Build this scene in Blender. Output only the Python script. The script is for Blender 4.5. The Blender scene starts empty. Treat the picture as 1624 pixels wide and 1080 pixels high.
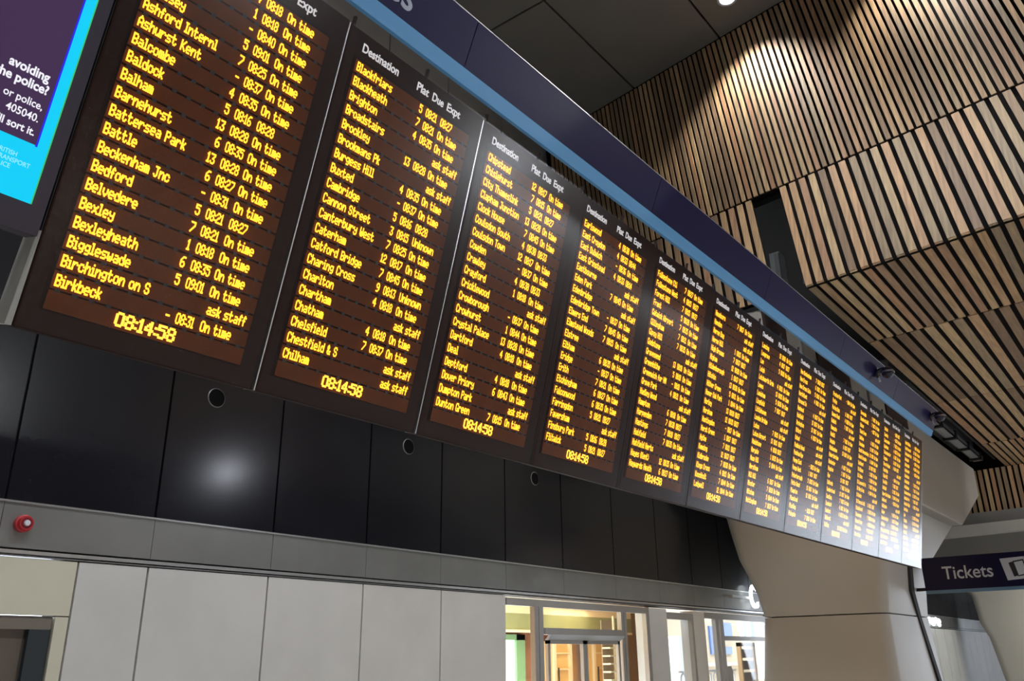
import bpy, math, random
from mathutils import Vector, Matrix
random.seed(7)
R = math.radians
SC = bpy.context.scene
COL = SC.collection

# ------------------------------------------------------------------ camera, world, exposure
cam_d = bpy.data.cameras.new('camera')
cam = bpy.data.objects.new('camera', cam_d); COL.objects.link(cam)
YAW, PITCH, ROLL, FPX = R(52.46), R(20.66), R(-0.77), 1340.0
cam_d.sensor_fit = 'HORIZONTAL'; cam_d.sensor_width = 36.0
cam_d.lens = FPX * 36.0 / 1624.0
cam_d.clip_end = 400
fwd = Vector((math.sin(YAW)*math.cos(PITCH), math.cos(YAW)*math.cos(PITCH), math.sin(PITCH)))
rt = Vector((math.cos(YAW), -math.sin(YAW), 0)); up = rt.cross(fwd)
r2 = rt*math.cos(ROLL) + up*math.sin(ROLL); u2 = -rt*math.sin(ROLL) + up*math.cos(ROLL)
m = Matrix(((r2.x, u2.x, -fwd.x, 0), (r2.y, u2.y, -fwd.y, 0), (r2.z, u2.z, -fwd.z, 1.6), (0, 0, 0, 1)))
cam.matrix_world = m
SC.camera = cam
SC.view_settings.view_transform = 'Standard'
SC.view_settings.look = 'None'
SC.view_settings.gamma = 1.0
SC.view_settings.use_curve_mapping = False
SC.view_settings.exposure = 0.0
SC.cycles.use_denoising = True
SC.cycles.max_bounces = 8
SC.cycles.diffuse_bounces = 4
SC.cycles.sample_clamp_indirect = 2.5
w = bpy.data.worlds.new('overcast_sky'); SC.world = w; w.use_nodes = True
w.node_tree.nodes['Background'].inputs[0].default_value = (0.80, 0.88, 1.0, 1)
w.node_tree.nodes['Background'].inputs[1].default_value = 7.0

def light(kind, name, loc, energy, color=(1, 1, 1), target=None, size=0.3, sizey=None, spot=None, blend=0.4, spread=None):
    d = bpy.data.lights.new(name, kind); d.energy = energy; d.color = color
    if kind == 'AREA':
        d.size = size
        if sizey: d.shape = 'RECTANGLE'; d.size_y = sizey
        if spread: d.spread = spread
    else:
        d.shadow_soft_size = size
    if kind == 'SPOT':
        d.spot_size = spot; d.spot_blend = blend
    o = bpy.data.objects.new(name, d); COL.objects.link(o); o.location = loc
    if target is not None:
        o.rotation_euler = (Vector(target) - Vector(loc)).to_track_quat('-Z', 'Y').to_euler()
    return o

# portals: sky light enters through the end entrance and above the street only
for nm, loc, tgt, sx, sy in (('entrance_portal', (61.95, -6.5, 4.5), (0, -6.5, 4.5), 13, 9), ('entrance_portal.001', (61.95, -18, 1.8), (0, -18, 1.8), 10, 3.6), ('street_portal', (45.0, 14.7, 7.2), (45.0, 14.7, 0), 58, 10.6)):
    o = light('AREA', nm, loc, 1.0, (1, 1, 1), tgt, sx, sy); o.data.cycles.is_portal = True
COOL = (0.93, 0.96, 1.0)
# ceiling downlights of the hall: (x, y) on the grey ceiling at z = 12.1
LAMPS = [(11.35, 4.0), (11.2, 1.2), (11.0, -1.6), (16.0, -7.0), (24.0, -7.0), (34.0, -8.0), (2.2, 2.0), (7.2, 2.0), (-2.5, 1.0),
         (26.8, -22.6), (30.1, -20.4), (42.5, -18.8), (12.0, -20.5), (-3.0, -12.0)]
for i, (x, y) in enumerate(LAMPS):
    if i < 3: light('SPOT', 'downlight_beam', (x, y, 11.98), 560, (1.0, 0.96, 0.90), (x, y, 0), 0.12, spot=R(100), blend=0.7)
    elif 6 <= i < 9: light('SPOT', 'downlight_beam', (x, y, 11.98), 1300, COOL, (x, y, 0), 0.12, spot=R(125), blend=0.7)  # unseen downlights added to brighten the rear wall
    elif i < 6: light('SPOT', 'downlight_beam', (x, y, 11.98), 3600, COOL, (x, y, 0), 0.12, spot=R(135), blend=0.6)
    else: light('POINT', 'downlight_beam', (x, y, 11.9), (2600, 3000, 1800, 900, 900)[i-9], COOL, None, 0.3)

# ------------------------------------------------------------------ materials
def mat(name, col, rough=0.5, metal=0.0, emit=None, es=0.0, spec=0.5, noise=0.0, nscale=3.0, bump=0.0, bscale=40.0, coat=0.0, trans=0.0, stretch=None):
    M = bpy.data.materials.new(name); M.use_nodes = True
    nt = M.node_tree; b = nt.nodes['Principled BSDF']
    b.inputs['Base Color'].default_value = (*col, 1)
    b.inputs['Roughness'].default_value = rough
    b.inputs['Metallic'].default_value = metal
    b.inputs['Specular IOR Level'].default_value = spec
    if coat: b.inputs['Coat Weight'].default_value = coat; b.inputs['Coat Roughness'].default_value = 0.12
    if trans: b.inputs['Transmission Weight'].default_value = trans
    if emit:
        b.inputs['Emission Color'].default_value = (*emit, 1); b.inputs['Emission Strength'].default_value = es
    if noise or bump:
        tc = nt.nodes.new('ShaderNodeTexCoord'); src = tc.outputs['Object']
        if stretch:
            mp = nt.nodes.new('ShaderNodeMapping'); mp.inputs['Scale'].default_value = stretch
            nt.links.new(src, mp.inputs[0]); src = mp.outputs[0]
    if noise:
        n = nt.nodes.new('ShaderNodeTexNoise'); n.inputs['Scale'].default_value = nscale; n.inputs['Detail'].default_value = 5
        nt.links.new(src, n.inputs['Vector'])
        mr = nt.nodes.new('ShaderNodeMapRange'); mr.inputs['To Min'].default_value = 1 - noise; mr.inputs['To Max'].default_value = 1 + noise
        mr.inputs['From Min'].default_value = 0.3; mr.inputs['From Max'].default_value = 0.7
        nt.links.new(n.outputs[0], mr.inputs[0])
        mx = nt.nodes.new('ShaderNodeVectorMath'); mx.operation = 'SCALE'; mx.inputs[0].default_value = col
        nt.links.new(mr.outputs[0], mx.inputs['Scale']); nt.links.new(mx.outputs[0], b.inputs['Base Color'])
    if bump:
        n2 = nt.nodes.new('ShaderNodeTexNoise'); n2.inputs['Scale'].default_value = bscale
        nt.links.new(src, n2.inputs['Vector'])
        bp = nt.nodes.new('ShaderNodeBump'); bp.inputs['Strength'].default_value = bump; bp.inputs['Distance'].default_value = 0.01
        nt.links.new(n2.outputs[0], bp.inputs['Height']); nt.links.new(bp.outputs[0], b.inputs['Normal'])
    return M

def wood_mat():
    M = bpy.data.materials.new('timber'); M.use_nodes = True
    nt = M.node_tree; b = nt.nodes['Principled BSDF']; L = nt.links
    oi = nt.nodes.new('ShaderNodeObjectInfo')
    cr = nt.nodes.new('ShaderNodeValToRGB'); e = cr.color_ramp.elements
    cols = [(0.0, (0.23, 0.145, 0.085)), (0.2, (0.50, 0.32, 0.165)), (0.4, (0.40, 0.225, 0.125)), (0.6, (0.29, 0.21, 0.125)), (0.8, (0.58, 0.40, 0.21)), (1.0, (0.43, 0.225, 0.12))]
    e[0].position = 0; e[0].color = (*cols[0][1], 1); e[1].position = 1; e[1].color = (*cols[-1][1], 1)
    for p, c in cols[1:-1]:
        q = e.new(p); q.color = (*c, 1)
    L.new(oi.outputs['Random'], cr.inputs[0])
    tc = nt.nodes.new('ShaderNodeTexCoord'); 
    wn = nt.nodes.new('ShaderNodeTexNoise'); wn.inputs['Scale'].default_value = 1.0; wn.inputs['Detail'].default_value = 8
    mp = nt.nodes.new('ShaderNodeMapping'); mp.inputs['Scale'].default_value = (2.2, 30, 2.2)
    ad = nt.nodes.new('ShaderNodeVectorMath'); ad.operation = 'ADD'
    mu = nt.nodes.new('ShaderNodeMath'); mu.operation = 'MULTIPLY'; mu.inputs[1].default_value = 50
    L.new(oi.outputs['Random'], mu.inputs[0])
    L.new(tc.outputs['Object'], mp.inputs[0]); L.new(mp.outputs[0], ad.inputs[0]); L.new(mu.outputs[0], ad.inputs[1]); L.new(ad.outputs[0], wn.inputs['Vector'])
    mr = nt.nodes.new('ShaderNodeMapRange'); mr.inputs['From Min'].default_value = 0.3; mr.inputs['From Max'].default_value = 0.7
    mr.inputs['To Min'].default_value = 0.72; mr.inputs['To Max'].default_value = 1.2
    L.new(wn.outputs[0], mr.inputs[0])
    sc = nt.nodes.new('ShaderNodeVectorMath'); sc.operation = 'SCALE'
    L.new(cr.outputs[0], sc.inputs[0]); L.new(mr.outputs[0], sc.inputs['Scale']); L.new(sc.outputs[0], b.inputs['Base Color'])
    b.inputs['Roughness'].default_value = 0.6
    return M

def glass_mat(name, tint=(1, 1, 1), fac=0.1):
    M = bpy.data.materials.new(name); M.use_nodes = True
    nt = M.node_tree; nt.nodes.remove(nt.nodes['Principled BSDF'])
    t = nt.nodes.new('ShaderNodeBsdfTransparent'); t.inputs[0].default_value = (*tint, 1)
    g = nt.nodes.new('ShaderNodeBsdfGlossy'); g.inputs['Roughness'].default_value = 0.03
    mx = nt.nodes.new('ShaderNodeMixShader'); mx.inputs[0].default_value = 0.09
    nt.links.new(t.outputs[0], mx.inputs[1]); nt.links.new(g.outputs[0], mx.inputs[2])
    nt.links.new(mx.outputs[0], nt.nodes['Material Output'].inputs[0])
    return M

WOOD = wood_mat()
OPPM = mat('dark_far_wall', (0.07, 0.07, 0.07), 0.7)
def front_glass():
    M = bpy.data.materials.new('board_front_glass'); M.use_nodes = True
    nt = M.node_tree; nt.nodes.remove(nt.nodes['Principled BSDF']); L = nt.links
    t = nt.nodes.new('ShaderNodeBsdfTransparent'); g = nt.nodes.new('ShaderNodeBsdfGlossy'); g.inputs['Roughness'].default_value = 0.22
    lw = nt.nodes.new('ShaderNodeLayerWeight'); lw.inputs[0].default_value = 0.5
    p = nt.nodes.new('ShaderNodeMath'); p.operation = 'POWER'; p.inputs[1].default_value = 5.0
    q = nt.nodes.new('ShaderNodeMath'); q.operation = 'MULTIPLY_ADD'; q.inputs[1].default_value = 0.955; q.inputs[2].default_value = 0.028
    mx = nt.nodes.new('ShaderNodeMixShader')
    L.new(lw.outputs['Facing'], p.inputs[0]); L.new(p.outputs[0], q.inputs[0]); L.new(q.outputs[0], mx.inputs[0])
    L.new(t.outputs[0], mx.inputs[1]); L.new(g.outputs[0], mx.inputs[2]); L.new(mx.outputs[0], nt.nodes['Material Output'].inputs[0])
    return M
FGLASS = front_glass()
FELT = mat('black_felt', (0.006, 0.005, 0.005), 0.95, spec=0.1)
GREYC = mat('grey_ceiling_paint', (0.21, 0.205, 0.195), 0.8, noise=0.06, nscale=0.7)
BLACKP = mat('black_glossy_panel', (0.012, 0.012, 0.016), 0.20, spec=0.5, noise=0.15, nscale=1.0)
STEEL = mat('satin_steel', (0.30, 0.30, 0.29), 0.42, 0.7, noise=0.10, nscale=1.2)
STEELL = mat('bright_steel_edge', (0.75, 0.75, 0.74), 0.3, 0.8)
CREAM = mat('cream_cladding', (0.70, 0.68, 0.65), 0.5, noise=0.05, nscale=1.5)
CREAMY = mat('yellowed_cream_cladding', (0.70, 0.66, 0.52), 0.5, noise=0.05, nscale=1.5)
DARKG = mat('shadow_gap', (0.02, 0.02, 0.022), 0.8)
CASE = mat('board_casing', (0.024, 0.008, 0.005), 0.6, spec=0.1)  # reddish tint stands for the amber glow on the casing
FACE = mat('board_window', (0.016, 0.005, 0.003), 0.6, spec=0.1)
ROWM = mat('led_module', (0.14, 0.036, 0.006), 0.6, spec=0.1, noise=0.15, nscale=6)  # dark modules tinted orange-brown: glow of the text put into the base colour
CLIP = mat('dark_clip', (0.022, 0.010, 0.008), 0.5)
LED = mat('amber_led', (0.1, 0.04, 0.0), 0.6, emit=(1.0, 0.50, 0.028), es=2.35, spec=0.0)
LED.cycles.emission_sampling = 'NONE'
LEDC = mat('amber_clock_led', (0.1, 0.04, 0.0), 0.6, emit=(1.0, 0.54, 0.05), es=2.3, spec=0.0)
LEDC.cycles.emission_sampling = 'NONE'
HDR = mat('glowing_header_print', (0.85, 0.84, 0.86), 0.5, emit=(0.95, 0.9, 0.92), es=0.42)  # faint emission added so the headings read bright, taken as backlit
ALU = mat('aluminium_trim', (0.72, 0.70, 0.69), 0.3, 0.9)
NAVY = mat('navy_sign_paint', (0.013, 0.010, 0.070), 0.40, spec=0.22, noise=0.12, nscale=0.8)
SKYB = mat('light_blue_sign_band', (0.16, 0.46, 0.86), 0.5)
SIGNW = mat('pale_sign_print', (0.62, 0.66, 0.80), 0.5)
CONC = mat('pale_column_cladding', (0.41, 0.375, 0.325), 0.5, noise=0.05, nscale=0.6)
DKBR = mat('dark_brown_metal', (0.035, 0.018, 0.015), 0.5)
GREYM = mat('grey_paint', (0.30, 0.29, 0.275), 0.6, noise=0.05, nscale=1)
LGREY = mat('light_grey_plaster', (0.68, 0.66, 0.60), 0.7)
PLEN = mat('plenum_paint', (0.03, 0.034, 0.038), 0.7)
GALV = mat('galvanised_duct', (0.50, 0.52, 0.53), 0.35, 0.6, noise=0.1, nscale=2)
BLK = mat('black_rubber', (0.012, 0.012, 0.013), 0.5)
DOME = mat('smoked_dome', (0.012, 0.010, 0.03), 0.12, spec=0.5)
WHITE = mat('white_plastic', (0.75, 0.75, 0.80), 0.35)
RED = mat('red_plastic', (0.55, 0.03, 0.04), 0.35)
SLAB = mat('terrazzo', (0.42, 0.41, 0.39), 0.35, noise=0.06, nscale=2)
LAMPM = mat('lamp_lens', (1, 1, 1), 0.5, emit=(0.85, 0.93, 1.0), es=5)
GLASS = glass_mat('clear_glass', (0.97, 0.99, 0.98))
DGLASS = mat('dark_door_glass', (0.10, 0.085, 0.07), 0.15)
LIT = mat('lit_letter', (1, 1, 1), 0.5, emit=(0.90, 0.97, 1.0), es=2.2)
FRAME = mat('shop_frame', (0.40, 0.38, 0.36), 0.4, 0.4)

# ------------------------------------------------------------------ mesh helpers
class MB:
    def __init__(s): s.v = []; s.f = []
    def box(s, x0, x1, y0, y1, z0, z1):
        k = len(s.v)
        s.v += [(x0, y0, z0), (x1, y0, z0), (x1, y1, z0), (x0, y1, z0), (x0, y0, z1), (x1, y0, z1), (x1, y1, z1), (x0, y1, z1)]
        s.f += [tuple(k+i for i in q) for q in ((0, 3, 2, 1), (4, 5, 6, 7), (0, 1, 5, 4), (1, 2, 6, 5), (2, 3, 7, 6), (3, 0, 4, 7))]
        return s
    def quad(s, a, b, c, d):
        k = len(s.v); s.v += [tuple(a), tuple(b), tuple(c), tuple(d)]; s.f.append((k, k+1, k+2, k+3)); return s
    def prism(s, poly, off):
        k = len(s.v); n = len(poly); off = Vector(off)
        s.v += [tuple(p) for p in poly] + [tuple(Vector(p)+off) for p in poly]
        s.f.append(tuple(k+i for i in range(n))); s.f.append(tuple(k+n+i for i in reversed(range(n))))
        for i in range(n):
            j = (i+1) % n; s.f.append((k+j, k+i, k+n+i, k+n+j))
        return s
    def tube(s, pts, r, n=8, cap=True):
        pts = [Vector(p) for p in pts]; k0 = len(s.v)
        rr = r if isinstance(r, (list, tuple)) else [r]*len(pts)
        for i, p in enumerate(pts):
            d = (pts[min(i+1, len(pts)-1)] - pts[max(i-1, 0)]).normalized()
            a = d.orthogonal().normalized() if i == 0 else (pa - d*pa.dot(d)).normalized()
            pa = a; b = d.cross(a)
            for j in range(n):
                t = 2*math.pi*j/n; s.v.append(tuple(p + a*math.cos(t)*rr[i] + b*math.sin(t)*rr[i]))
        for i in range(len(pts)-1):
            for j in range(n):
                q = (j+1) % n; s.f.append((k0+i*n+j, k0+i*n+q, k0+(i+1)*n+q, k0+(i+1)*n+j))
        if cap:
            s.f.append(tuple(k0+j for j in reversed(range(n)))); s.f.append(tuple(k0+(len(pts)-1)*n+j for j in range(n)))
        return s
    def loft(s, rings):
        k0 = len(s.v); n = len(rings[0])
        for r in rings: s.v += [tuple(p) for p in r]
        for i in range(len(rings)-1):
            for j in range(n):
                q = (j+1) % n; s.f.append((k0+i*n+j, k0+i*n+q, k0+(i+1)*n+q, k0+(i+1)*n+j))
        s.f.append(tuple(k0+j for j in reversed(range(n)))); s.f.append(tuple(k0+(len(rings)-1)*n+j for j in range(n)))
        return s
    def mesh(s, name):
        me = bpy.data.meshes.new(name); me.from_pydata(s.v, [], s.f); me.update(); return me

def link(name, me, material=None, parent=None, loc=None):
    if isinstance(me, MB): me = me.mesh(name)
    if material is not None and not me.materials: me.materials.append(material)
    o = bpy.data.objects.new(name, me); COL.objects.link(o)
    if parent is not None: o.parent = parent
    if loc is not None: o.location = loc
    return o
def fixn(o):
    import bmesh
    b = bmesh.new(); b.from_mesh(o.data); bmesh.ops.recalc_face_normals(b, faces=b.faces); b.to_mesh(o.data); b.free(); return o
def smooth(o, ang=35):
    o.data.shade_smooth(); 
    try: o.data.set_sharp_from_angle(angle=R(ang))
    except Exception: pass
    return o
def tag(o, label, cat, group=None, kind=None):
    o['label'] = label; o['category'] = cat
    if group: o['group'] = group
    if kind: o['kind'] = kind
    return o
def struct(o, label=None, cat=None):
    o['kind'] = 'structure'
    if label: o['label'] = label
    if cat: o['category'] = cat
    return o
def empty(name, loc=(0, 0, 0)):
    o = bpy.data.objects.new(name, None); COL.objects.link(o); o.location = loc; o.empty_display_size = 0.1; return o
def bevel(o, wd=0.01, seg=2):
    md = o.modifiers.new('bevel', 'BEVEL'); md.width = wd; md.segments = seg; md.limit_method = 'ANGLE'; return o
def text_mesh(body, size, align='LEFT', extrude=0.002, offset=0.0, sx=1.0, spacing=1.0):
    c = bpy.data.curves.new('txt', 'FONT'); c.body = body; c.size = size; c.align_x = align; c.extrude = extrude; c.offset = offset
    c.space_character = spacing; c.resolution_u = 4
    t = bpy.data.objects.new('txt', c); COL.objects.link(t)
    dg = bpy.context.evaluated_depsgraph_get()
    me = bpy.data.meshes.new_from_object(t.evaluated_get(dg)); me.name = 'lettering'
    # text lies in XY; stand it up: x -> x*sx, y -> z, z -> -y
    for v in me.vertices: v.co = Vector((v.co.x*sx, -v.co.z, v.co.y))
    me.materials.clear()
    bpy.data.objects.remove(t); bpy.data.curves.remove(c)
    return me

# ------------------------------------------------------------------ shell
CZ = 12.1
RD = Vector((-0.151, -0.989, 0)).normalized()     # direction of the ceiling folds
def foldx(x_at, y_at, y): return x_at + (y - y_at)*0.1527
fl = struct(link('floor', MB().box(-20, 62, -28, 9.0, -0.2, 0), SLAB), 'pale grey polished concourse floor', 'floor')
struct(link('ceiling', MB().box(-20.3, 62.3, -28.3, 9.3, 12.5, 12.7), FELT), 'dark roof deck above the hanging ceilings', 'ceiling')
struct(link('wall_left', MB().box(-20.3, -20, -28, 9, 0, 12.5), GREYM), 'grey end wall behind the viewer', 'wall')
wo = struct(link('wall_opposite', MB().box(-20, 62, -28.3, -28, 3.6, 12.5).box(-20, 6, -28.3, -28, 0, 3.6).box(20, 62, -28.3, -28, 0, 3.6), OPPM), 'grey wall across the concourse', 'wall')
LITW = mat('warm_shop_light', (0.8, 0.6, 0.4), 0.5, emit=(1.0, 0.66, 0.40), es=0.7)
for k in range(4):
    link('lit_pane', MB().box(6.1+k*3.5, 9.4+k*3.5, -28.2, -28.1, 0.1, 3.5), LITW, wo)
# far end: tall daylight opening with mullions
we = struct(link('wall_end', MB().box(62, 62.3, -28, 9, 9.0, 12.5).box(62, 62.3, 0, 9, 0, 9.0).box(62, 62.3, -28, -23, 0, 9.0).box(62, 62.3, -23, -13, 3.6, 9.0), GREYM), 'end wall with the tall open daylight entrance', 'wall')
for k in range(8):
    link('mullion', MB().box(62, 62.2, -28+k*4.0, -27.8+k*4.0, 0, 9.0), STEEL, we)

# grey ceiling of large panels, clipped by the fold at its right end
ce = struct(link('ceiling', MB().box(-20, 11.0, -28, 9.0, 12.25, 12.3), DARKG), 'grey panelled ceiling high above the boards', 'ceiling')
ys = [6.48 + 1.95*k for k in range(-18, 2)]; ys = [y for y in ys if y > -28] ; ys.append(9.0)
ys = sorted(set([round(y, 3) for y in ys] + [8.43]))
xs_ = [-19.95, -15.9, -11.7, -7.5, -3.3, 0.9, 5.2, 9.45]
def foldL0(y): return 12.037 + (y - 3.403)*0.1527
for j in range(len(ys)-1):
    y0, y1 = ys[j]+0.02, ys[j+1]-0.02
    for i in range(len(xs_)):
        x0 = xs_[i]+0.02
        if i < len(xs_)-1:
            mb = MB().box(x0, xs_[i+1]-0.02, y0, y1, CZ, CZ+0.05)
        else:
            a, b_ = foldL0(y0)-0.02, foldL0(y1)-0.02
            if y0 < -3: a = b_ = 61.9
            mb = MB().prism([(x0, y0, CZ), (a, y0, CZ), (b_, y1, CZ), (x0, y1, CZ)], (0, 0, 0.05))
        if j % 2 == 0 or True:
            link('panel', mb, GREYC, ce)
# downlights
def downlight(x, y, label):
    t = empty('downlight', (x, y, CZ))
    n = 20
    rim = MB(); a = []
    for (r_, z_) in ((0.17, 0.0), (0.17, -0.03), (0.13, -0.03), (0.13, 0.0)):
        a.append([(r_*math.cos(2*math.pi*k/n), r_*math.sin(2*math.pi*k/n), z_) for k in range(n)])
    k0 = 0
    for r_ in a: rim.v += r_
    for i in range(3):
        for j in range(n):
            q = (j+1) % n; rim.f.append((i*n+j, i*n+q, (i+1)*n+q, (i+1)*n+j))
    link('rim', rim, WHITE, t)
    lens = MB(); lens.v = [(0.13*math.cos(2*math.pi*k/n), 0.13*math.sin(2*math.pi*k/n), -0.012) for k in range(n)]; lens.f = [tuple(reversed(range(n)))]
    link('lens', lens, LAMPM, t)
    tag(t, label, 'ceiling light', 'downlights in the grey ceiling')
for i, (x, y) in enumerate(LAMPS):
    downlight(x, y, 'glaring white downlight in the grey ceiling beside the timber slats' if i == 0 else 'round white downlight assumed in the grey concourse ceiling, outside the picture')

# ------------------------------------------------------------------ folded timber slat ceiling
Z2, Z1 = 6.4, 8.362
D2 = Vector((0.514, 0.337, 1.962)); D1 = Vector((0.158, 0.166, 0.974))*(CZ-Z1)/0.974
def L2p(y): return Vector((foldx(11.038, 3.309, y), y, Z2))
def slat_mesh(vec, width, depth, name='slat', skewx=False):
    """a bar running along vec, width along the fold, depth to the back"""
    n = RD.cross(vec).normalized()
    if n.x > 0 and vec.z > 0.5: pass
    if vec.z > 0.5:
        back = n if n.x > 0 else -n
    else:
        back = Vector((0, 0, 1))
    h = RD*width/2; z = Vector((0, 0, 0)); g = vec.normalized()*(0.02 if vec.z > 0.5 else 0.008)
    mb = MB().prism([z-h+g, z+h+g, vec+h-g, vec-h-g], back*depth)
    return mb.mesh(name)
def facet(label, starts, vec, width, depth, backs):
    f = link('ceiling', backs, FELT); struct(f, label, 'ceiling')
    me = slat_mesh(vec, width, depth); me.materials.append(WOOD)
    for p in starts: link('slat', me, None, f, p)
    fixn(bpy.data.objects[f.name]); 
    import bmesh
    b = bmesh.new(); b.from_mesh(me); bmesh.ops.recalc_face_normals(b, faces=b.faces); b.to_mesh(me); b.free()
    return f
YLO = -2.5
def backing(p0, p1, vec, off):
    return MB().prism([p0, p1, p1+vec, p0+vec], off)
bk = Vector((0.10, 0.0, 0.0))
# upper steep field, narrow slats
A0, A1 = L2p(YLO)+D2, L2p(9.0)+D2
A1 = A0 + (A1-A0)*((8.3-A0.y)/(A1.y-A0.y))
st = []; y = YLO + 0.05
while y < 8.2:
    st.append(L2p(y-0.337+0.0)+D2); y += 0.1047
facet('steep timber ceiling field of narrow slats below the grey ceiling', st, D1, 0.065, 0.02, backing(A0+bk*0.35, A1+bk*0.35, D1, Vector((0.08, 0, 0))))
# middle steep field with wider slats, in two pieces either side of a dark opening
st = [L2p(3.309-0.052-0.157*k) for k in range(37)]
B0, B1 = L2p(YLO), L2p(3.309)
facet('steep timber ceiling field of wide slats right of the dark opening', st, D2, 0.099, 0.02, backing(B0+bk*0.35, B1+bk*0.35, D2, Vector((0.06, 0, 0))))
st = [L2p(3.80+0.052+0.157*k) for k in range(31)]
B0, B1 = L2p(3.80), L2p(8.6)
facet('steep timber ceiling field of wide slats left of the dark opening', st, D2, 0.099, 0.02, backing(B0+bk*0.35, B1+bk*0.35, D2, Vector((0.06, 0, 0))))
# soffit fields
def soff(label, x_a, x_b, ylist, width, ya=YLO, yb=3.30):
    vec = Vector((x_b-x_a, 0, 0))
    st = [Vector((foldx(x_a, 3.25, y), y, Z2)) for y in ylist]
    P0, P1 = Vector((foldx(x_a, 3.25, ya)+0.1, ya, Z2+0.026)), Vector((foldx(x_a, 3.25, yb)+0.1, yb, Z2+0.026))
    return facet(label, st, vec, width, 0.02, backing(P0, P1, vec, Vector((0, 0, 0.05))))
soff('timber ceiling soffit nearest the viewer, slats continuing from the steep field', 11.03, 13.93, [3.309-0.052-0.157*k for k in range(37)], 0.098)
soff('timber ceiling soffit of wide slats behind the first fold line', 13.95, 18.58, [3.30-0.075-0.217*k for k in range(26)], 0.142)
soff('timber ceiling soffit of wide slats past the fine cross joint', 18.60, 23.2, [3.30-0.075-0.217*k for k in range(26)], 0.142)
soff('narrow slat timber ceiling soffit at the far end', 23.24, 26.5, [3.30-0.05-0.150*k for k in range(38)], 0.10)
# end wall of upright slats and the bulkhead below it
EX = 26.5
def endx(y): return EX + (y-3.3)*0.1527
f = struct(link('wall_bulkhead', MB().prism([(endx(YLO)+0.06, YLO, 5.24), (endx(9)+0.06, 9, 5.24), (endx(9)+0.06, 9, 7.6), (endx(YLO)+0.06, YLO, 7.6)], (0.08, 0, 0)), FELT), 'upright timber slat wall beyond the white column head', 'wall')
ms = MB().prism([(0, -0.05, 0), (0, 0.05, 0), (0, 0.05, 1.155), (0, -0.05, 1.155)], (0.045, 0, 0)).mesh('slat'); ms.materials.append(WOOD)
y = YLO+0.1
while y < 8.9:
    link('slat', ms, None, f, (endx(y)+0.01, y, 5.24)); y += 0.152
def cross(name, y0, y1, dx0, dx1, z0, z1, m_, label=None):
    o = link(name, MB().prism([(endx(y0)+dx0, y0, z0), (endx(y1)+dx0, y1, z0), (endx(y1)+dx0, y1, z1), (endx(y0)+dx0, y0, z1)], (dx1-dx0, 0, 0)), m_)
    return struct(fixn(o), label, 'trim')
cross('trim_1', YLO, 9, -0.02, 0.3, 4.90, 5.24, GREYM, 'dark grey fascia strip under the upright slats')
cross('trim_2', YLO, 9, -0.35, 0.3, 4.62, 4.90, LGREY, 'pale ledge strip across the far bulkhead')
cross('trim_3', YLO, 9, 0.0, 0.3, 3.85, 4.62, GREYM, 'grey downstand behind the tickets sign')
struct(link('ceiling', MB().box(26.8, 61.9, YLO, 9, 4.6, 4.7), GREYM), 'low grey ceiling beyond the bulkhead', 'ceiling')
# dark plenum above boards
struct(link('ceiling', MB().prism([(11.75, 3.45, 8.3), (27, 3.45, 8.3), (27, 9, 8.3), (12.5, 9, 8.3)], (0, 0, 0.1)), PLEN), 'dark plenum above the column head', 'ceiling')
struct(link('wall_plenum', MB().prism([(11.15, 3.32, 6.5), (27, 3.32, 6.5), (27, 3.38, 8.3), (11.7, 3.38, 8.3)], (0, 0.05, 0)), PLEN), 'dark side of the ceiling void', 'wall')
struct(link('wall_side', MB().prism([(11.6, YLO-0.1, 6.5), (62, YLO-0.1, 6.5), (62, YLO-0.1, 12.5), (12.3, YLO-0.1, 12.5)], (0, 0.1, 0)), GREYM), 'upstand closing the timber ceiling on its open side', 'wall')
t = empty('void_post', (12.15, 4.0, 6.5))
link('post', MB().box(0, 0.25, -0.02, 0.14, 0, 1.1), GALV, t); link('bracket', MB().box(-0.04, 0.0, -0.02, 0.05, 0.0, 1.06), STEEL, t)
tag(t, 'pale metal post standing in the dark ceiling opening', 'post')

# ------------------------------------------------------------------ rear wall (black panels, steel band, cream cladding)
WY = 9.0
wr = struct(link('wall_rear', MB().box(-20, 62, WY+0.06, WY+0.3, 2.60, 12.5).box(-20, 2.0, WY+0.06, WY+0.3, 0, 2.6).box(4.2, 11.45, WY+0.06, WY+0.3, 0, 2.6).box(23.0, 62, WY+0.06, WY+0.3, 0, 2.6), DARKG), 'long concourse wall: black upper panels, steel band, cream lower panels', 'wall')
J = [3.52, 5.11, 6.716, 8.30, 9.84, 11.45, 13.15, 14.95, 16.75]
J = [3.52-1.6*k for k in range(6, 0, -1)] + J + [16.75+1.6*k for k in range(1, 28)]
for a, b_ in zip(J[:-1], J[1:]):
    for (z0, z1) in ((3.135, 6.6), (6.62, 10.1)):
        link('black_panel', MB().box(a+0.014, b_-0.014, WY, WY+0.05, z0, z1), BLACKP, wr)
    link('upper_panel', MB().box(a+0.014, b_-0.014, WY, WY+0.05, 10.12, 12.08), GREYM, wr)
    link('band_sheet', MB().box(a+0.003, b_-0.003, WY-0.01, WY+0.05, 2.68, 3.11), STEEL, wr)
link('band_edge', MB().box(J[0], J[-1], WY-0.03, WY+0.05, 3.11, 3.128), STEELL, wr)
link('rail', MB().box(J[0], J[-1], WY-0.02, WY+0.05, 2.625, 2.66), STEELL, wr)
link('rail', MB().box(J[0], J[-1], WY-0.01, WY+0.05, 2.60, 2.612), STEEL, wr)
LJ = [4.34, 5.11, 6.70, 8.28, 9.87, 11.45]
for a, b_ in zip(LJ[:-1], LJ[1:]):
    link('cream_panel', MB().box(a+0.012, b_-0.012, WY, WY+0.05, 0, 2.59), CREAM, wr)
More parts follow.
